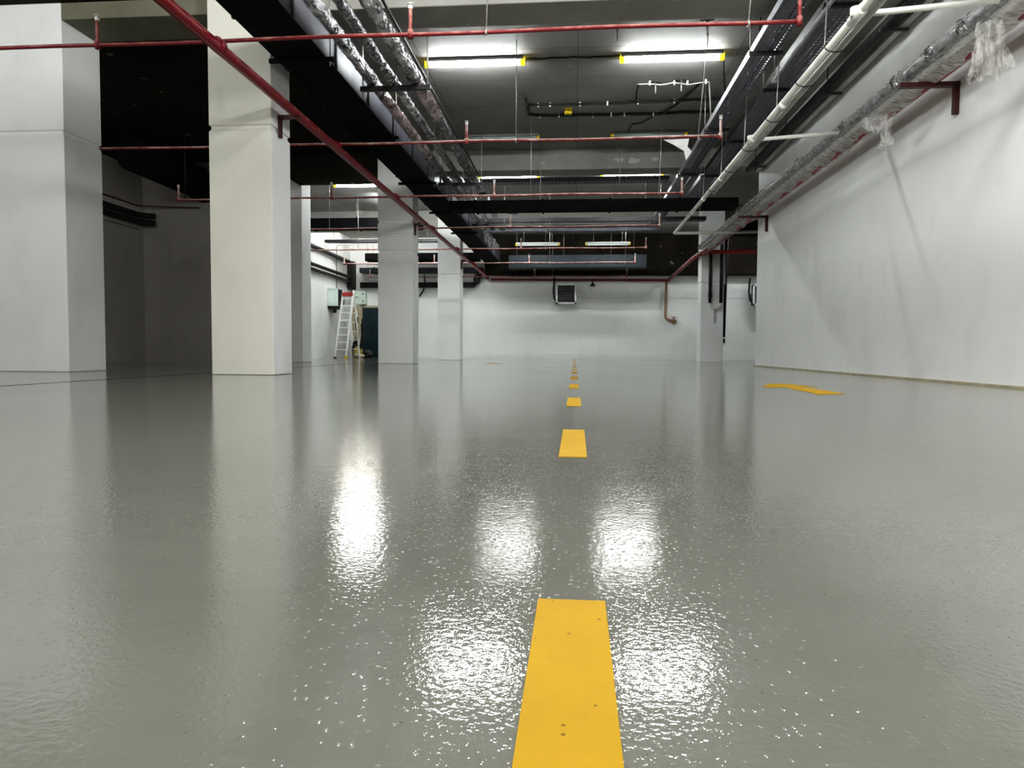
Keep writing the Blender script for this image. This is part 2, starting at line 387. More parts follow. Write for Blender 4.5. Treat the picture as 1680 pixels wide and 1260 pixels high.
for ch in far0.children:
    if ch.name.startswith('diffuser'): ch.data.materials[0] = M['tube_low']
for ch in low0.children:
    if ch.name.startswith('diffuser'): ch.data.materials[0] = M['tube_low']
for sx in (-.5, .5): MB().tube([(sx, 0, 0), (sx, 0, .75)], .006, 6).build('hanger_rod', M['rod'], dim0)
used = set()
def place(proto, x, y, z, label, rz=0):
    o = proto if proto.name not in used else dup(proto)
    used.add(proto.name); o.location = (x, y, z); o.rotation_euler.z = rz; o['label'] = label; return o
place(lit0, -1.615, 11.3, 4.9, 'lit tube lamp of the nearest pair, left one with yellow ends')
place(lit0, 1.44, 11.33, 4.9, 'lit tube lamp of the nearest pair, right one with yellow ends')
place(off0, -1.57, 15.25, 4.9, 'switched off tube lamp behind the left near lamp')
place(off0, 1.49, 15.22, 4.9, 'switched off tube lamp behind the right near lamp')
place(lit0, -1.75, 18.55, 4.9, 'lit tube lamp beyond the second beam, left one')
place(lit0, 1.40, 18.5, 4.9, 'lit tube lamp beyond the second beam, right one')
place(dim0, -1.35, 25.4, 4.15, 'distant pale tube lamp hung low, left one')
place(dim0, 1.12, 25.4, 4.15, 'distant pale tube lamp hung low, right one')
place(lit0, -5.86, 19.3, 4.9, 'lit tube lamp in the left room above the ladder side opening')
place(far0, -8.25, 26.7, 4.9, 'lit tube lamp farthest back in the left room')
place(low0, -9.3, 11.0, 4.9, 'added tube lamp brightening the dark bay, unseen behind the broad column')  # unseen extra lamp, added to lift the bay walls
place(lit0, -5.7, 21.3, 4.9, 'added tube lamp brightening the left room, unseen behind the second column', PI/2)  # added out of sight to brighten the left room
place(lit0, 6.7, 25.5, 4.9, 'added tube lamp, unseen in the space behind the right wall')  # extra unseen lamp, put in to light the space on the right
for x, lab in ((-1.6, 'left'), (1.45, 'right')):
    place(lit0, x, 24.5, 4.9, 'added tube lamp, unseen behind the third beam, %s one' % lab)  # added unseen pair that brightens the back wall
place(lit0, -7.6, 24.5, 4.9, 'added tube lamp, unseen behind the far beam of the left room, left one')  # this lamp and the next are unseen additions lighting the ladder corner
place(lit0, -5.3, 24.5, 4.9, 'added tube lamp, unseen behind the far beam of the left room, right one')
# lamps of the same rows beyond the frame: real light, fixtures out of view
def area(x, y, z, p, col=(.985, 1, .975)):
    l = bpy.data.lights.new('lamp_light', 'POINT'); l.shadow_soft_size = .22; l.energy = p*1.6; l.color = col
    o = bpy.data.objects.new('lamp_light', l); C.objects.link(o); o.location = (x, y, z-.25); return o
for y in (5.2, 1.4, -2.4):
    for x in (-1.6, 1.45): area(x, y, 4.84, 50)
for y, p in ((4.6, 42), (.6, 52), (-3, 52)):
    area(-7.2, y, 4.84, p)



# ------------------------------------------------------------------ red mains
t = thing('sprinkler_main', 'thick glossy red main pipe running along the left column row', 'pipe')
XM, ZM = -3.55, 3.33
MB().tube(seg((XM, -2, ZM), (XM, 28.55, ZM-.06), 60), .058, 14).build('pipe', M['red'], t)
for y in (6.9, 10.4, 13.9, 17.5, 21.2, 24.8):
    MB().tube([(XM, y-.05, ZM), (XM, y+.05, ZM)], .073, 14).build('coupling', M['red'], t)
for y in (8.85, 16.5, 23.4):
    b = MB().box(-3.77, -3.48, y-.03, y+.03, ZM-.095, ZM-.05); b.bar((-3.745, y, ZM-.09), (-3.745, y, ZM-.33), .035, .05)
    b.build('wall_bracket', M['brown_steel'], t)
MB().tube([(XM, 28.5, ZM-.06), (XM, 28.72, ZM-.06)], .085, 14).build('end_cap', M['brown_steel'], t)

# sprinkler branch lines
def branch(y, xl, xr, z, risers, rods, m, label, elbow=True):
    t = thing('sprinkler_branch', label, 'pipe', 'sprinkler branch pipes crossing the lane')
    r = .021
    pts = seg((xl, y, z), (xr, y, z+.01), 24)
    pts = [p + Vector((0, 0, .006*math.sin(p.x*2.1+y))) for p in pts]
    MB().tube(pts, r, 8).build('pipe', m, t)
    for x in risers:
        q = MB(); q.tube(bend([(x-.05 if x < xr-.1 else x-.1, y, z+.005), (x, y, z+.005), (x, y, z+.26)], .04), .019, 8)
        q.tube([(x, y, z-.035), (x, y, z+.05)], .03, 8)
        rr = q.build('riser', m, t)
        h = MB(); h.tube([(x, y, z+.25), (x, y, z+.285)], .024, 8); h.tube([(x, y, z+.285), (x, y, z+.30)], [.008, .008], 6); h.tube([(x, y, z+.30), (x, y, z+.306)], .03, 10)
        h.build('sprinkler_head', M['white'], rr)
    for x, dx in rods:
        MB().tube([(x, y, z+.02), (x+dx, y, H)], .007, 6).tube([(x-.01, y, z), (x+.01, y, z)], .033, 10).build('hanger_rod', M['rod'], t)
    return t
branch(7.1, -8.6, 2.09, 3.455, [-4.95, -1.66, 2.09], [(-.9, .03), (1.62, .1)], M['red_mid'], 'red sprinkler branch pipe nearest the camera, crossing at the top of the picture')
branch(10.65, -8.2, 2.07, 3.43, [-4.95, -1.64, 2.07], [(-.9, 0), (1.75, .12)], M['red_pink'], 'dusty red sprinkler branch pipe just below the nearest lit lamps')
branch(14.2, -8.2, 2.04, 3.40, [-8.2, -4.95, -1.63, 2.04], [(-.9, 0), (1.6, .05)], M['red_pink'], 'dusty red sprinkler branch pipe in front of the second beam')
branch(17.9, -8.2, 2.05, 3.41, [-8.2, -4.95, -1.64, 2.05], [(-6.3, 0), (-.9, 0), (1.7, 0)], M['red_pink'], 'dusty red sprinkler branch pipe just past the second column')
branch(21.3, -8.2, 2.05, 3.36, [-8.2, -1.63, 2.05], [(-6.6, 0), (-.9, 0), (1.7, 0)], M['red_pink'], 'dusty red sprinkler branch pipe in front of the third column')
branch(24.8, -8.2, 2.03, 3.36, [-8.2, -4.95, -1.61, 2.03], [(-.9, 0), (1.7, 0)], M['red_pink'], 'dusty pale sprinkler branch pipe across the blue grey duct')
branch(28.0, -8.2, 1.98, 3.22, [-8.2, -1.6, 1.98], [(-.9, 0)], M['red_pink'], 'farthest sprinkler branch pipe close to the back wall')

# red pipe on the back wall with a drop and valve
t = thing('drain_pipe', 'dark red pipe along the back wall with a drop ending in a valve', 'pipe')
MB().tube(bend([(-3.4, 28.62, 3.17), (3.72, 28.62, 3.13)], .1), .045, 10).build('pipe', M['red'], t)
MB().tube(bend([(3.58, 28.66, 3.13), (3.56, 28.66, 1.62), (3.8, 28.6, 1.52)], .16), .05, 10).build('drop_pipe', M['copper'], t)
q = MB(); q.tube([(3.78, 28.6, 1.53), (3.98, 28.55, 1.49)], .075, 10); q.tube([(3.88, 28.57, 1.4), (3.88, 28.57, 1.66)], .03, 8); q.tube([(3.88, 28.57, 1.66), (3.88, 28.57, 1.68)], .1, 10)
q.build('valve', M['copper'], t)

# ------------------------------------------------------------------ right hand pipes in film
XR, ZR = 3.66, 3.43
t = thing('insulated_pipe', 'grey insulated pipe wrapped in shiny film high on the right wall', 'pipe')
pts = seg((XR, -1.5, ZR), (XR, 21.6, ZR-.03), 300)
q = MB(); q.tube(pts, lambda i, a: .070 + .004*math.sin(i*1.7+3*a) + .004*math.sin(i*.61+2*a) + .003*((i*7919) % 13)/13, 16); q.build('wrapped_pipe', M['wrap'], t)
for k, y in enumerate((5.45, 6.05, 7.2, 7.8, 8.6, 10.2, 12.2, 14.6, 16.2)):
    q = MB(); q.tube(seg((XR, y-.07, ZR), (XR, y+.07, ZR), 4), lambda i, a: .084 + .007*math.sin(i*2.3+4*a+k), 14); q.build('film_knot', M['foil'], t)
t = thing('fire_main', 'thick red pipe behind the wrapped grey pipe, close to the right wall', 'pipe')
XF, ZF = 3.90, 3.36
MB().tube(seg((XF, -1.5, ZF), (XF, 22.3, ZF-.03), 20) , .075, 14).build('pipe', M['red_clean'], t)
MB().tube([(XF, 22.28, ZF-.03), (3.78, 22.4, ZF-.04), (3.74, 23.2, ZF-.06), (3.68, 28.5, ZF-.2)], .065, 12).build('far_pipe', M['red_pink'], t)
MB().tube([(XF, 22.25, ZF), (9.0, 22.25, ZF)], .06, 10).build('side_branch', M['red_clean'], t)
for y in (1.0, 8.3, 16.0):
    b = MB().box(3.52, 4.15, y-.035, y+.035, ZF-.125, ZF-.075); b.bar((4.12, y, ZF-.1), (4.12, y, ZF-.42), .05, .06)
    b.build('wall_bracket', M['brown_steel'], t)
# the film hanging from one pipe to the other, ragged
def drape():
    mb = MB(); n, m = 260, 9; vs = []
    for i in range(n+1):
        y = -1.2 + 22.4*i/n
        ww = .90 + .10*math.sin(y*1.3) + .06*math.sin(y*5.1+1) + .04*rnd.uniform(-1, 1)
        for j in range(m+1):
            s = j/m * ww
            x = XR-.085 + (.40)*s
            z = ZR + .02 - .165*math.sin(min(1, s*1.25)*PI*.5) - .02*s + .006*math.sin(y*15+s*9) + .010*math.sin(y*7-s*10) + rnd.uniform(-.003, .003)
            vs.append((x, y + .05*math.sin(s*5+y), z))
    fs = [(i*(m+1)+j, i*(m+1)+j+1, (i+1)*(m+1)+j+1, (i+1)*(m+1)+j) for i in range(n) for j in range(m)]
    mb.add(vs, fs, True); return mb
tag(drape().build('plastic_film', M['film'], None), 'long milky plastic film draped under the grey and red pipes on the right wall', 'plastic film')
def hang_sheet(x, y, w, h, z, seed, taper, label, m):
    r = random.Random(seed); n, k = 20, 22; vs = []
    for i in range(k+1):
        v = i/k
        for j in range(n+1):
            u = j/n - .5
            ww = w*(taper[0]+(taper[1]-taper[0])*v)
            fold = .05*math.sin(u*17+seed+v*2.2) + .035*math.sin(u*31+v*5) + .02*math.sin(v*13+u*6)
            rag = (.09*math.sin(u*21+seed)+.05*math.sin(u*47))*h if i == k else 0
            vs.append((x + u*ww*.45 + fold*(.4+v*.6)*.6, y - u*ww*.6 + r.uniform(-.006, .006), z - v*h + rag + .01*math.sin(u*29)))
    fs = [(i*(n+1)+j, i*(n+1)+j+1, (i+1)*(n+1)+j+1, (i+1)*(n+1)+j) for i in range(k) for j in range(n)]
    return tag(MB().add(vs, fs, True).build('plastic_sheet', m, None), label, 'plastic sheet')
hang_sheet(3.70, 6.9, .40, .52, 3.36, 3, (.8, 1.15), 'crumpled clear plastic sheet hanging from the wrapped pipe at top right', M['film_clear'])
hang_sheet(3.76, 9.4, .60, .20, 3.31, 5, (1.1, .55), 'small flap of plastic sheet drooping below the wrapped pipe near the bracket', M['film_clear'])
hang_sheet(3.86, 9.42, .26, .34, 3.27, 8, (.5, .9), 'torn plastic sheet tails hanging under the flap in front of the right wall', M['film_clear'])
# white scrap on the second branch
tag(MB().add([(1.25, 10.63, 3.40), (1.62, 10.63, 3.41), (1.60, 10.64, 3.30), (1.66, 10.62, 3.22), (1.58, 10.63, 3.10), (1.55, 10.65, 3.24), (1.40, 10.62, 3.32)], [(0, 6, 1), (6, 2, 1), (6, 5, 2), (5, 3, 2), (5, 4, 3)], False).build('plastic_scrap', M['clip'], None), 'torn white plastic scrap hanging from the second branch pipe', 'plastic scrap')

# white plastic drain pipes
t = thing('drain_line', 'white plastic drain pipe running along the lane with side branches to the right wall', 'pipe')
XP, ZP = 2.42, 3.24
MB().tube(bend([(XP, -1, ZP+.05), (XP, 18.0, ZP), (6.5, 18.0, ZP+.04)], .08), .036, 12).build('pipe', M['pvc'], t)
for y in (6.55, 10.25):
    MB().tube([(XP, y, ZP+.02), (3.575, y, ZP+.10)], .026, 10).build('side_branch', M['pvc'], t)
    MB().tube([(XP, y-.12, ZP+.02), (XP, y+.14, ZP+.02)], .05, 12).tube([(XP-.02, y, ZP), (XP-.02, y, ZP+.08)], .045, 10).build('tee', M['pvc'], t)
for y in (8.8, 12.4, 14.0, 15.3): MB().tube([(XP, y-.06, ZP), (XP, y+.06, ZP)], .045, 12).build('socket', M['pvc'], t)
t2 = thing('conduit_pipe', 'grey plastic pipe tied beside the white drain pipe', 'pipe')
MB().tube([(XP+.085, -1, ZP+.03), (XP+.08, 13.4, ZP-.01)], .036, 12).build('pipe', M['pvc_grey'], t2)
for y in (5.2, 6.1, 7.2, 8.1, 9.3, 10.6, 11.8, 13.2):
    MB().tube([(XP+.12*math.cos(a)*.85+.04, y+.03*math.sin(a), ZP+.015+.06*math.sin(a)) for a in [2*PI*k/14 for k in range(15)]], .006, 5, cap=False).build('tie_wire', M['black_metal'], t2)
for y in (6.2, 8.0, 9.8, 11.6, 13.4, 15.2):
    MB().tube([(XP+.13, y, ZP+.02), (XP+.2, y, ZP+.3), (XP+.24, y, H)], .007, 6).build('hanger_rod', M['rod'], t2)

# black pipe along the top of the right wall
t = thing('black_pipe', 'black insulated pipe along the top edge of the right wall', 'pipe')
MB().tube([(3.86, -1, 4.43), (3.86, 16.6, 4.43)], .075, 12).build('pipe', M['black'], t)
MB().box(3.97, 4.06, -1, 16.6, 4.36, 4.44).build('trunking', M['pvc_grey'], t)
for y in (5, 7.2, 9.4, 11.6, 13.8, 16): MB().tube([(3.86, y, 4.48), (3.86, y, H)], .008, 6).box(3.74, 4.08, y-.02, y+.02, 4.32, 4.35).build('hanger_rod', M['black_metal'], t)

# cable trays
def tray(x0, x1, y0, y1, z, label, brackets, left_m):
    t = thing('cable_tray', label, 'cable tray', 'cable trays along the right side')
    MB().box(x0, x1, y0, y1, z, z+.004).build('perforated_bottom', M['perf'], t)
    MB().box(x0-.003, x0, y0, y1, z, z+.10).box(x0-.003, x0+.02, y0, y1, z+.097, z+.10).build('side_rail', left_m, t)
    MB().box(x1, x1+.003, y0, y1, z, z+.10).box(x1-.02, x1+.003, y0, y1, z+.097, z+.10).build('side_rail', M['black_metal'], t)
    for k in range(2):
        x = x0 + (x1-x0)*(.62+.2*k)
        MB().tube([(x+.01*math.sin(i*1.3+k), y0+(y1-y0)*i/24, z+.025) for i in range(25)], .014, 6).build('cable', M['black'], t)
    for y in brackets:
        MB().box(x0-.05, x1+.07, y-.025, y+.025, z-.045, z-.003).build('support_bar', M['black_metal'], t)
        MB().tube([(x0-.035, y, z-.05), (x0-.035, y, H)], .007, 6).tube([(x1+.05, y, z-.05), (x1+.05, y, H)], .007, 6).build('hanger_rod', M['rod'], t)
tray(2.25, 2.56, -1, 22.5, 4.2, 'perforated cable tray with a bright side rail, right of the near lamps', (6.4, 9.6, 12.8, 16.0, 19.2), M['zinc_rail'])
tray(2.78, 3.14, -1, 20.0, 4.22, 'dark perforated cable tray, second from the lamps', (6.0, 8.4, 11.0, 13.6, 16.2), M['black_metal'])
t = thing('strut_channel', 'slim slotted steel channel hung between the two right cable trays', 'channel')
MB().bar((2.66, 5, 4.02), (2.66, 10.2, 4.02), .03, .03).build('channel', M['zinc_rail'], t)
for y in (7.4, 10.1): MB().tube([(2.66, y, 4.0), (2.66, y, H)], .007, 6).box(2.63, 2.69, y-.03, y+.03, 3.98, 4.06).build('hanger_rod', M['rod'], t)
# cross trays
def cross(x0, x1, y, z, h, m, label, cat, holes=False):
    t = thing('cross_tray' if holes else 'cross_duct', label, cat)
    if holes:
        MB().box(x0, x1, y, y+.3, z, z+.004).build('perforated_bottom', M['perf'], t)
        MB().box(x0, x1, y-.003, y, z, z+h).box(x0, x1, y+.3, y+.303, z, z+h).build('side_rail', m, t)
    else:
        MB().box(x0, x1, y, y+.5, z, z+h).build('duct_body', m, t, .01)
        x = x0+.6
        while x < x1-.3:
            MB().box(x-.02, x+.02, y-.02, y+.52, z-.02, z+h+.02).build('flange', m, t); x += 1.5
    x = x0+.3
    while x < x1:
        MB().tube([(x, y+.15, z+h), (x, y+.15, H)], .008, 6).build('hanger_rod', M['rod'], t); x += 1.75
    return t
cross(-2.84, 2.2, 17.35, 4.40, .10, M['black_metal'], 'black perforated tray crossing the lane below the lit far lamps', 'cable tray', True)
cross(-2.85, 3.5, 15.9, 3.47, .2, M['duct_black'], 'flat black duct crossing the lane in front of the second beam', 'duct')
cross(-2.8, 3.6, 20.3, 3.98, .1, M['black_metal'], 'dark tray crossing the lane behind the fourth branch pipe', 'cable tray', True)
cross(-2.8, 2.6, 21.9, 3.98, .08, M['zinc'], 'pale steel tray crossing the lane far behind the black duct', 'cable tray', True)
cross(-2.5, 2.6, 26.6, 3.42, .46, M['blue_duct'], 'large blue grey duct crossing above the back wall heater', 'duct')
cross(-8.7, -3.7, 28.2, 3.42, .2, M['blue_duct'], 'narrow blue grey duct high in the far left room', 'duct')
cross(-8.9, -4.8, 21.8, 4.1, .32, M['duct_black'], 'black duct crossing the far left room below its lamp', 'duct')
cross(-8.2, -3.7, 27.3, 3.78, .3, M['duct_black'], 'black duct above the narrow blue grey duct in the far left room', 'duct')
cross(-9.2, -4.6, 25.6, 4.25, .1, M['black_metal'], 'dark tray crossing the far left room near its farthest lamp', 'cable tray', True)
cross(4.5, 8.8, 20.5, 3.6, .4, M['duct_black'], 'black duct in the dark space behind the right wall', 'duct')

# ------------------------------------------------------------------ the big duct on the left
t = thing('ventilation_duct', 'long rectangular steel duct with a black underside hung left of the lane', 'duct')
X0, X1, ZB, ZT = -3.56, -2.95, 3.76, 4.2
MB().box(X0, X1, -2, 27.9, ZB+.006, ZT).build('duct_body', M['zinc'], t)
MB().box(X0-.004, X1-.004, -2, 27.9, ZB, ZB+.008).build('underside', M['duct_black'], t)  # thin black sheet under the grey duct body
for k in range(19):
    y = 3.2 + 1.36*k
    if y > 27.5: break
    MB().box(X0-.03, X0, y-.022, y+.022, ZB+.002, ZT+.03).box(X1, X1+.022, y-.022, y+.022, ZB+.002, ZT+.03).box(X0-.03, X1+.022, y-.022, y+.022, ZT, ZT+.03).build('flange', M['black_metal'], t)
for y in (5.2, 8.3, 11.4, 14.5, 17.6, 20.7, 23.8):
    MB().tube([(X1+.05, y, ZB-.1), (X1+.05, y, H)], .008, 6).build('hanger_rod', M['rod'], t)
    MB().box(X0-.08, X1+.09, y-.02, y+.02, ZB-.05, ZB-.002).build('support_bar', M['duct_black'], t)
# three foil wrapped pipes right of it
def foil_pipe(x, z, r, segs, label, seed):
    t = thing('foil_wrapped_pipe', label, 'pipe', 'insulated pipes beside the left duct')
    rr = random.Random(seed)
    for y0, y1, m in segs:
        n = max(4, int((y1-y0)*14)); ph = rr.uniform(0, 9)
        jit = [rr.uniform(-.10, .10) for _ in range(n+1)]
        MB().tube(seg((x, y0, z), (x, y1, z), n), lambda i, a: r*(1 + .07*math.sin(i*1.9+3*a+ph) + .06*math.sin(i*.53-2*a) + jit[i]*math.sin(2*a+i)), 14).build('wrapped_length', M[m], t)
    for y in (9.4, 15.2, 21):
        MB().tube(seg((x, y-.06, z), (x, y+.06, z), 4), r*1.12, 12).build('pipe_collar', M['foil_dark'], t)
    return t
foil_pipe(-2.74, 3.93, .078, [(-1, 9.3, 'foil'), (9.3, 13.2, 'foil_pink'), (13.2, 20, 'foil_dark'), (20, 25, 'foil')], 'foil wrapped pipe closest to the steel duct', 1)
foil_pipe(-2.45, 3.915, .062, [(-1, 9.3, 'foil_dark'), (9.3, 11, 'foil'), (11, 14.8, 'foil_dark'), (14.8, 20, 'foil')], 'darkest crumpled pipe, middle one of the three beside the duct', 2)
foil_pipe(-2.16, 3.94, .088, [(-1, 6.4, 'foil_pink'), (6.4, 9.4, 'foil'), (9.4, 11, 'foil_pink'), (11, 14.8, 'foil_dark'), (14.8, 19, 'foil')], 'thickest film wrapped pipe, right one of the three beside the duct', 3)
for i, y in enumerate((4.0, 9.5, 15.0, 19.9)):
    t = thing('pipe_trapeze', ['trapeze hanger under the wrapped pipes, out near the camera', 'black trapeze hanger under the wrapped pipes beside the near left lamp', 'black trapeze hanger under the wrapped pipes at the second beam', 'far trapeze hanger under the wrapped pipes'][i], 'pipe hanger', 'trapeze hangers of the wrapped pipes')
    MB().box(-2.9, -1.95, y-.03, y+.03, 3.79, 3.85).build('support_bar', M['black_metal'], t)
    MB().tube([(-1.99, y, 3.72), (-1.99, y, H)], .011, 8).build('threaded_rod', M['rod'], t)
    MB().tube([(-2.87, y, 3.72), (-2.87, y, H)], .011, 8).build('threaded_rod', M['rod'], t)
tag(MB().tube([(-2.05, -1, 4.0), (-2.05, 14.9, 4.0)], .018, 8).build('black_cable', M['black'], None), 'black cable running along the right side of the wrapped pipes', 'cable')
# far wrapped elbow
tag(MB().tube(bend([(-2.13, 16.2, 3.86), (-2.1, 17.3, 3.8), (-1.5, 17.9, 3.8)], .3), .09, 10).build('flexible_hose', M['foil'], None), 'shiny bent flexible hose at the far end of the wrapped pipes', 'hose')

# ------------------------------------------------------------------ ceiling cables
def cable(pts, r, label, clips, m='black', group=None):
    t = thing('ceiling_cable', label, 'cable', group)
    P = []
    for a, b in zip(pts[:-1], pts[1:]):
        n = max(2, int((Vector(b)-Vector(a)).length/.12)); P += [Vector(a).lerp(Vector(b), i/n) for i in range(n)]
    P.append(Vector(pts[-1])); P = [p + Vector((0, .012*math.sin(i*.9), -.004*(i % 3))) for i, p in enumerate(P)]
    MB().tube(P, r, 6).build('cable', M[m], t)
    for x, y in clips: MB().box(x-.014, x+.014, y-.025, y+.025, H-.075, H).build('clip', M['clip'], t)
    return t
zc = H-.035
cable([(-.93, 12.9, zc), (-.92, 13.33, zc), (.2, 13.36, zc), (1.2, 13.33, zc), (2.7, 13.25, zc)], .022, 'upper black cable bundle clipped to the ceiling behind the near lamps', [(-.72, 13.36), (-.5, 13.36), (.05, 13.37), (.55, 13.36), (1.1, 13.34), (1.75, 13.32)])
cable([(-.92, 13.33, zc), (-.93, 13.85, zc), (-.7, 13.95, zc), (.6, 13.98, zc), (1.5, 14.0, zc), (2.6, 13.9, zc)], .028, 'lower black cable bundle clipped to the ceiling in front of the unlit lamps', [(-.72, 13.96), (-.35, 13.97), (.3, 13.98), (.65, 13.98), (.9, 13.98), (1.45, 14.0)])
cable([(1.02, 12.45, zc), (1.2, 12.42, zc), (1.4, 12.5, zc), (1.62, 12.43, zc), (1.9, 12.5, zc), (2.2, 12.4, zc), (2.34, 12.9, zc-.5)], .012, 'thin pale cable with white clips above the black bundles', [(1.22, 12.42), (1.63, 12.43), (1.85, 12.45), (2.15, 12.42)], 'pvc_grey')
cable([(1.04, 12.45, zc), (1.03, 12.8, zc), (1.07, 13.34, zc)], .014, 'short cable drop joining the pale cable to the upper bundle', [])
cable([(2.06, 12.5, zc), (1.88, 13.3, zc), (1.62, 14.0, zc)], .02, 'slanting black cable linking the two bundles', [])
cable([(1.5, 14.0, zc), (1.3, 14.5, zc), (1.1, 14.6, zc), (1.05, 15.1, zc)], .014, 'thin reddish cable leading to the right unlit lamp', [], 'brown_steel')
cable([(1.6, 9.55, zc), (2.0, 9.5, zc), (2.35, 9.6, zc), (2.45, 10.1, zc-.3)], .016, 'black cable near the first beam at the right tray', [(1.95, 9.5)])
cable([(2.23, 11.33, zc), (2.3, 11.7, zc-.15), (2.45, 12.2, zc-.5)], .014, 'black lead from the right near lamp to the tray', [])
cable([(-.8, 11.31, H-.012), (.65, 11.31, H-.012)], .012, 'straight dark cable joining the two nearest lit lamps', [])
for nm, x, y in (('nearest yellow junction box hanging on the lower cable bundle', -.17, 13.7), ('far yellow junction box on the ceiling beyond the third beam', -.02, 24.6)):
    t = thing('junction_box', nm, 'junction box'); MB().box(x-.07, x+.07, y-.05, y+.05, zc-.07, H).build('box', M['yellow_plastic'], t, .01); MB().tube([(x-.09, y, zc-.03), (x-.07, y, zc-.03)], .02, 8).build('gland', M['black'], t)
for nm, x, y in (('small ceiling anchor left of the pair above the right near lamp', .55, 10.35), ('small ceiling anchor right of the pair above the right near lamp', 1.78, 10.25), ('ceiling anchor left of the pair on the pale cable', 1.32, 12.45), ('ceiling anchor right of the pair on the pale cable', 1.74, 12.38)):
    t = thing('ceiling_anchor', nm, 'anchor', 'ceiling anchors'); MB().box(x-.1, x+.1, y-.03, y+.03, H-.012, H).build('plate', M['black_metal'], t); MB().tube([(x, y, H-.2), (x, y, H-.01)], .014, 6).build('stud', M['rod'], t)

# ------------------------------------------------------------------ dark bay on the left
t = thing('dark_cylinder', 'big dark cylinder hanging under the ceiling of the left bay', 'duct')
MB().tube([(-9.45, 14.6, 4.48), (-9.45, 17.3, 4.46)], .38, 24).build('duct_body', M['duct_black'], t)  # plain black cylinder with a wider ring at the rear
MB().tube([(-9.45, 17.3, 4.46), (-9.45, 17.6, 4.46)], .41, 24).build('collar', M['duct_black'], t)
for i, (z, r, lab) in enumerate(((3.70, .07, 'upper black pipe along the side wall of the dark bay'), (3.52, .07, 'lower black pipe along the side wall of the dark bay'))):
    tag(MB().tube(bend([(-11.04, 9.9, z+.02), (-11.04, 17.3, z), (-10.75, 17.52, z)], .2), r, 10).build('black_pipe', M['black'], None), lab, 'pipe', 'black pipes in the dark bay')
tag(MB().tube(bend([(-11.12, 9.9, 4.0), (-11.12, 17.4, 3.95), (-9.6, 17.58, 3.92)], .2), .018, 6).build('thin_conduit', M['brown_steel'], None), 'thin conduit above the black pipes in the dark bay', 'conduit')
tag(MB().tube([(-11.12, 9.9, 3.38), (-11.12, 17.4, 3.36)], .015, 6).build('thin_conduit', M['pvc_grey'], None), 'thin grey conduit below the black pipes in the dark bay', 'conduit')

tag(MB().tube([(-8.05, 14.2, 3.44), (-8.05, 14.2, 4.88)], .012, 6).build('hanger_rod', M['black'], None), 'thin dark rod holding the branch pipe in the dark bay', 'rod')
# ------------------------------------------------------------------ far left room
t = thing('wall_pipes', 'pair of black insulated pipes sloping along the left wall of the far room', 'pipe')
for z in (3.30, 3.12): MB().tube(bend([(-9.12, 17.9, z+.05), (-9.12, 28.25, z-.05), (-9.1, 28.29, z-.05)], .2), .06, 10).build('pipe', M['black'], t)
tag(MB().tube([(-9.14, 17.9, 4.02), (-9.14, 28.4, 3.86)], .075, 10).build('black_pipe', M['black'], None), 'single black pipe high on the left wall of the far room', 'pipe')
tag(MB().box(-9.22, -8.99, 28.3, 28.7, 2.78, 3.9).build('black_riser', M['black'], None), 'thick black vertical riser in the far left corner', 'riser')
tag(MB().tube(bend([(-9.23, 27.0, 2.7), (-9.23, 27.0, 4.35), (-8.6, 27.0, 4.4)], .15), .018, 6).build('thin_conduit', M['rod'], None), 'thin grey conduit rising from the left electrical box', 'conduit')
t = thing('back_wall_pipes', 'black insulated pipes along the back wall stepping up behind the third column', 'pipe')
for z in (3.02, 2.90): MB().tube(bend([(-8.8, 28.65, z), (-4.05+(z-2.9)*1.2, 28.65, z), (-4.05+(z-2.9)*1.2, 28.65, 3.34-(z-2.9)), (-3.78, 28.65, 3.34)], .1), .055, 10).build('pipe', M['black'], t)
tag(MB().tube(bend([(-7.85, 28.72, 3.4), (-7.8, 28.72, 2.1)], .1), .02, 6).build('thin_conduit', M['black'], None), 'thin black conduit beside the right electrical box above the door', 'conduit')
tag(MB().tube(bend([(-6.15, 28.7, 3.38), (-6.1, 28.7, 2.9), (-6.35, 28.7, 2.5)], .3), .03, 6).build('loose_cable', M['black'], None), 'loose black cable hanging on the back wall between the far columns', 'cable')
# electrical boxes
t = thing('electrical_box', 'pale green electrical box on the left wall of the far room', 'electrical box')
MB().box(-9.25, -8.84, 26.0, 26.6, 1.95, 2.58).build('box', M['panel'], t, .01)
MB().box(-8.84, -8.80, 26.02, 26.58, 1.97, 2.56).build('door', M['black_metal'], t)  # foreshortened door: its dark look is put into the colour
MB().box(-9.25, -8.80, 25.97, 26.62, 2.58, 2.62).build('lid', M['white'], t)
MB().box(-9.25, -8.86, 26.05, 26.55, 1.84, 1.95).tube([(-9.05, 26.2, 1.86), (-9.05, 26.2, 1.70)], .08, 10).build('cable_entry', M['black'], t)
t = thing('electrical_box', 'pale green electrical box on the back wall beside the door', 'electrical box')
MB().box(-9.03, -8.55, 28.5, 28.8, 2.17, 2.72).build('box', M['panel'], t, .01)
MB().box(-9.0, -8.58, 28.48, 28.5, 2.20, 2.69).build('door', M['panel'], t, .005)
MB().box(-8.65, -8.61, 28.46, 28.48, 2.56, 2.62).box(-8.65, -8.61, 28.46, 28.48, 2.26, 2.32).box(-8.95, -8.85, 28.46, 28.48, 2.44, 2.47).build('latch', M['black_metal'], t)
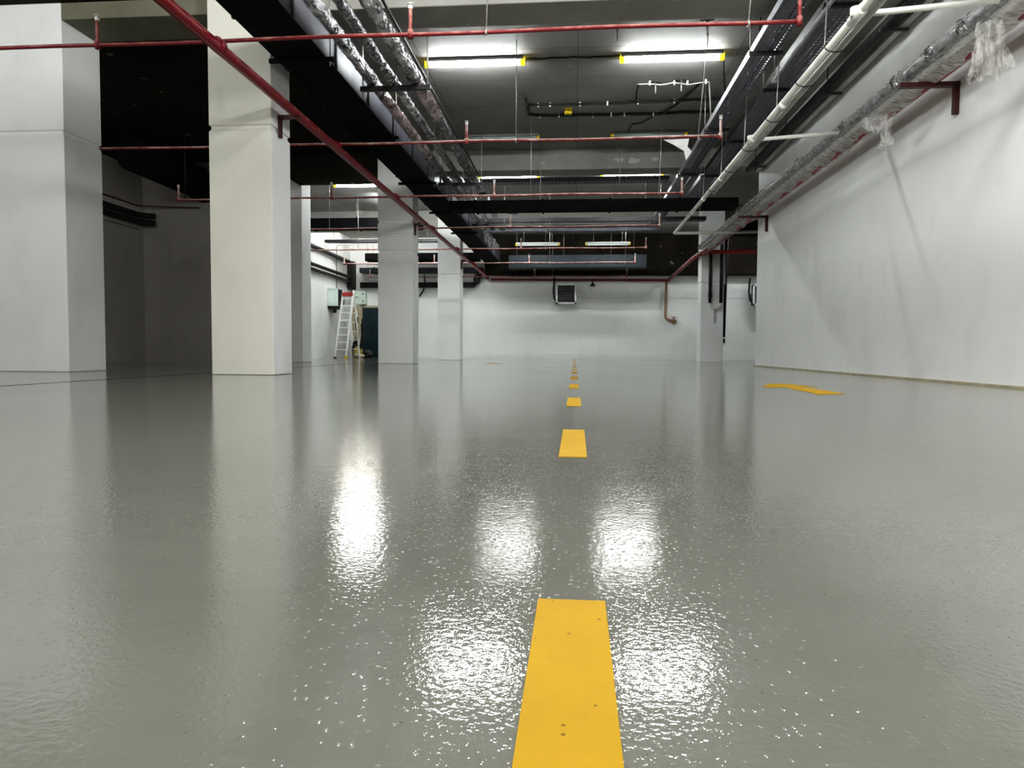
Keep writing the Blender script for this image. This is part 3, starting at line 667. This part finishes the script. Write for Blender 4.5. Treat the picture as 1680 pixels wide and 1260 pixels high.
# A-frame ladder
t = thing('step_ladder', 'tall aluminium step ladder with a red top step standing in the far left corner', 'ladder')
A0, A1 = Vector((-8.83, 25.6, 0)), Vector((-8.38, 25.5, 0)); T0, T1 = Vector((-8.66, 26.1, 2.52)), Vector((-8.24, 26.02, 2.52))
R0, R1 = Vector((-8.62, 26.8, 0)), Vector((-8.22, 26.65, 0))
for a, b in ((A0, T0), (A1, T1)): MB().bar(a, b, .065, .07).build('front_rail', M['alu'], t)
for a, b in ((R0, T0), (R1, T1)): MB().bar(a, b+Vector((.0, .05, -.1)), .04, .05).build('rear_rail', M['alu'], t)
for k in range(1, 9):
    f = .02 + k*.108
    MB().bar(A0.lerp(T0, f), A1.lerp(T1, f), .08, .05).build('rung', M['alu'], t)
for k in (1, 2, 3, 4, 5, 6):
    f = k*.135; MB().bar(R0.lerp(T0, f), R1.lerp(T1, f), .03, .03).build('rear_brace', M['alu'], t)
q = MB(); q.bar(T0.lerp(A0, .055), T1.lerp(A1, .055), .16, .14); tag(q.build('top_step', M['red_plastic'], t, .02), 'red top step')
MB().box(-8.42, -8.33, 25.45, 25.55, 0, .09).build('foot', M['yellow_plastic'], t)
MB().box(-8.87, -8.79, 25.55, 25.65, 0, .05).build('foot', M['black'], t)
# things heaped behind the ladder
def blob(name, c, s, m, label, cat, seed, n=10):
    r = random.Random(seed); vs = []
    for i in range(n+1):
        for j in range(n*2):
            th = PI*i/n; ph = PI*j/n
            k = 1 + .14*math.sin(3*ph+seed+2*th) + .10*math.sin(5*th+ph*2)
            vs.append((c[0]+s[0]*k*math.sin(th)*math.cos(ph), c[1]+s[1]*k*math.sin(th)*math.sin(ph), max(.004, c[2]+s[2]*k*math.cos(th))))
    w = n*2; fs = [(i*w+j, i*w+(j+1) % w, (i+1)*w+(j+1) % w, (i+1)*w+j) for i in range(n) for j in range(w)]
    return tag(MB().add(vs, fs, True).build(name, m, None), label, cat)
def loops(name, c, w, z0, z1, n, r, m, label, cat, seed):
    rr = random.Random(seed); pts = []
    for i in range(n*18+1):
        a = 2*PI*i/18; k = i//18
        pts.append((c[0] + w*(1+.25*math.sin(k*2.1))*math.cos(a) + .03*math.sin(k*1.7), c[1] + .012*k + .03*math.sin(a*2), (z0+z1)/2 + (z1-z0)/2*math.sin(a)*(1-.12*math.sin(k*1.3)) + rr.uniform(-.01, .01)))
    return tag(MB().tube(pts, r, 6).build(name, m, None), label, cat)
loops('hose_coil', (-8.62, 27.5), .13, .75, 2.02, 6, .024, M['beige'], 'long loops of beige hose hanging behind the ladder', 'hose', 1)
loops('cable_coil', (-8.60, 27.75), .16, .35, 1.55, 6, .026, M['black'], 'long loops of black cable hanging behind the beige hose', 'cable', 2)
blob('yellow_sack', (-8.52, 27.35, .20), (.17, .14, .21), M['olive'], 'yellowish sack on the floor behind the ladder', 'sack', 3)
blob('dark_bag', (-8.72, 27.75, .32), (.17, .13, .30), M['black'], 'black bag on the floor behind the ladder rungs', 'bag', 4)
blob('cloth_bundle', (-8.40, 27.0, .08), (.24, .14, .09), M['beige'], 'beige cloth heap on the floor beside the ladder', 'cloth', 5)
blob('dark_bag', (-8.3, 27.9, .15), (.24, .16, .16), M['black'], 'small black bag on the floor at the foot of the door', 'bag', 6)

# ------------------------------------------------------------------ fan heaters on the back wall
def heater(x, z, y, label, group):
    t = thing('fan_heater', label, 'heater', group); w = .40
    q = MB(); q.box(x-w, x+w, y-.03, y, z-w, z-w+.07); q.box(x-w, x+w, y-.03, y, z+w-.07, z+w); q.box(x-w, x-w+.07, y-.03, y, z-w, z+w); q.box(x+w-.07, x+w, y-.03, y, z-w, z+w)
    q.build('frame', M['white'], t)
    MB().box(x-w+.01, x+w-.01, y, y+.3, z-w+.01, z+w-.01).build('casing', M['black_metal'], t)
    for k in range(8):
        zz = z-w+.12+k*.081
        MB().box(x-w+.07, x+w-.07, y-.035, y-.005, zz, zz+.012, Matrix.Rotation(-.6, 3, 'X')).build('louver', M['zinc'], t)
    MB().tube(bend([(x-w-.06, y+.25, z+w+.25), (x-w-.1, y+.2, z+.1), (x-w-.06, y+.15, z-.2), (x-w+.03, y+.15, z-.28)], .2), .04, 8).build('hose', M['black'], t)
    MB().box(x-.3, x+.3, y+.25, 28.8, z-.1, z+.1).build('wall_mount', M['black_metal'], t)
    return t
heater(-.36, 2.55, 27.95, 'white framed fan heater with black louvres at the centre of the back wall', 'fan heaters')
heater(7.15, 2.5, 27.95, 'fan heater half hidden behind the end of the right wall', 'fan heaters')
t = thing('wall_speaker', 'small dark siren on the back wall right of the heater', 'siren')
MB().tube([(.68, 28.55, 2.9), (.68, 28.55, 3.0)], [.12, .05], 12).build('horn', M['black'], t); MB().tube([(.68, 28.55, 3.0), (.68, 28.75, 3.1)], .03, 8).build('arm', M['zinc'], t)

# pipes on the right column
t = thing('looped_pipes', 'two black pipes down the right column joined by a white bend', 'pipe')
for x in (4.13, 4.46): MB().tube([(x, 22.42, 3.9), (x, 22.42, 1.82)], .048, 10).build('pipe', M['black'], t)
MB().tube([(4.13, 22.42, 1.84)] + arc((4.295, 22.42, 1.82), (1, 0, 0), (0, 0, -1), .165, PI, 0, 10)[0:] , .036, 10).build('bend', M['white'], t)
MB().tube([(4.13, 22.40, 2.16), (4.13, 22.40, 2.0)], .062, 10).build('valve', M['black_metal'], t)
MB().tube([(4.28, 22.47, 1.66), (4.27, 22.47, 1.2)], .008, 6).tube([(4.33, 22.47, 1.66), (4.32, 22.47, 1.2)], .008, 6).build('wire', M['zinc'], t)
t = thing('cable_duct', 'black vertical conduit beside the right column ending in a white socket box', 'conduit')
MB().tube([(4.66, 22.7, 3.9), (4.62, 22.7, .78)], .05, 10).build('conduit', M['black'], t)
MB().tube([(4.59, 22.55, 3.4), (4.59, 22.55, 2.4)], .02, 8).build('white_conduit', M['white'], t)
MB().box(4.56, 4.68, 22.58, 22.66, .55, .78).build('socket_box', M['white'], t, .006)
MB().box(4.59, 4.64, 22.575, 22.58, .60, .72).build('socket_face', M['black'], t)

# ------------------------------------------------------------------ camera
cd = bpy.data.cameras.new('camera'); cam = bpy.data.objects.new('camera', cd); C.objects.link(cam)
cd.sensor_width = 36; cd.lens = 1165/1680*36; cd.clip_start = .01; cd.clip_end = 200
def cv(u, v): return Vector((u-840, 630-v, -1165)).normalized()
Yc = cv(943, 575.3); Zc = cv(1343, 575.3+2.4).cross(Yc).normalized(); Xc = Yc.cross(Zc)
Mx = Matrix((Xc, Yc, Zc)).to_4x4(); Mx.translation = (0, 0, .33); cam.matrix_world = Mx
bpy.context.scene.camera = cam

# ------------------------------------------------------------------ world and look
w = bpy.data.worlds.new('world'); bpy.context.scene.world = w; w.use_nodes = True
w.node_tree.nodes['Background'].inputs[0].default_value = (.9, .95, 1, 1); w.node_tree.nodes['Background'].inputs[1].default_value = .02
sc = bpy.context.scene
sc.view_settings.view_transform = 'Standard'; sc.view_settings.look = 'Medium High Contrast'; sc.view_settings.exposure = 1.38
sc.cycles.use_denoising = True
sc.cycles.max_bounces = 8; sc.cycles.diffuse_bounces = 4; sc.cycles.glossy_bounces = 4; sc.cycles.transparent_max_bounces = 12
sc.cycles.sample_clamp_indirect = 8
sc.cycles.caustics_reflective = False; sc.cycles.caustics_refractive = False
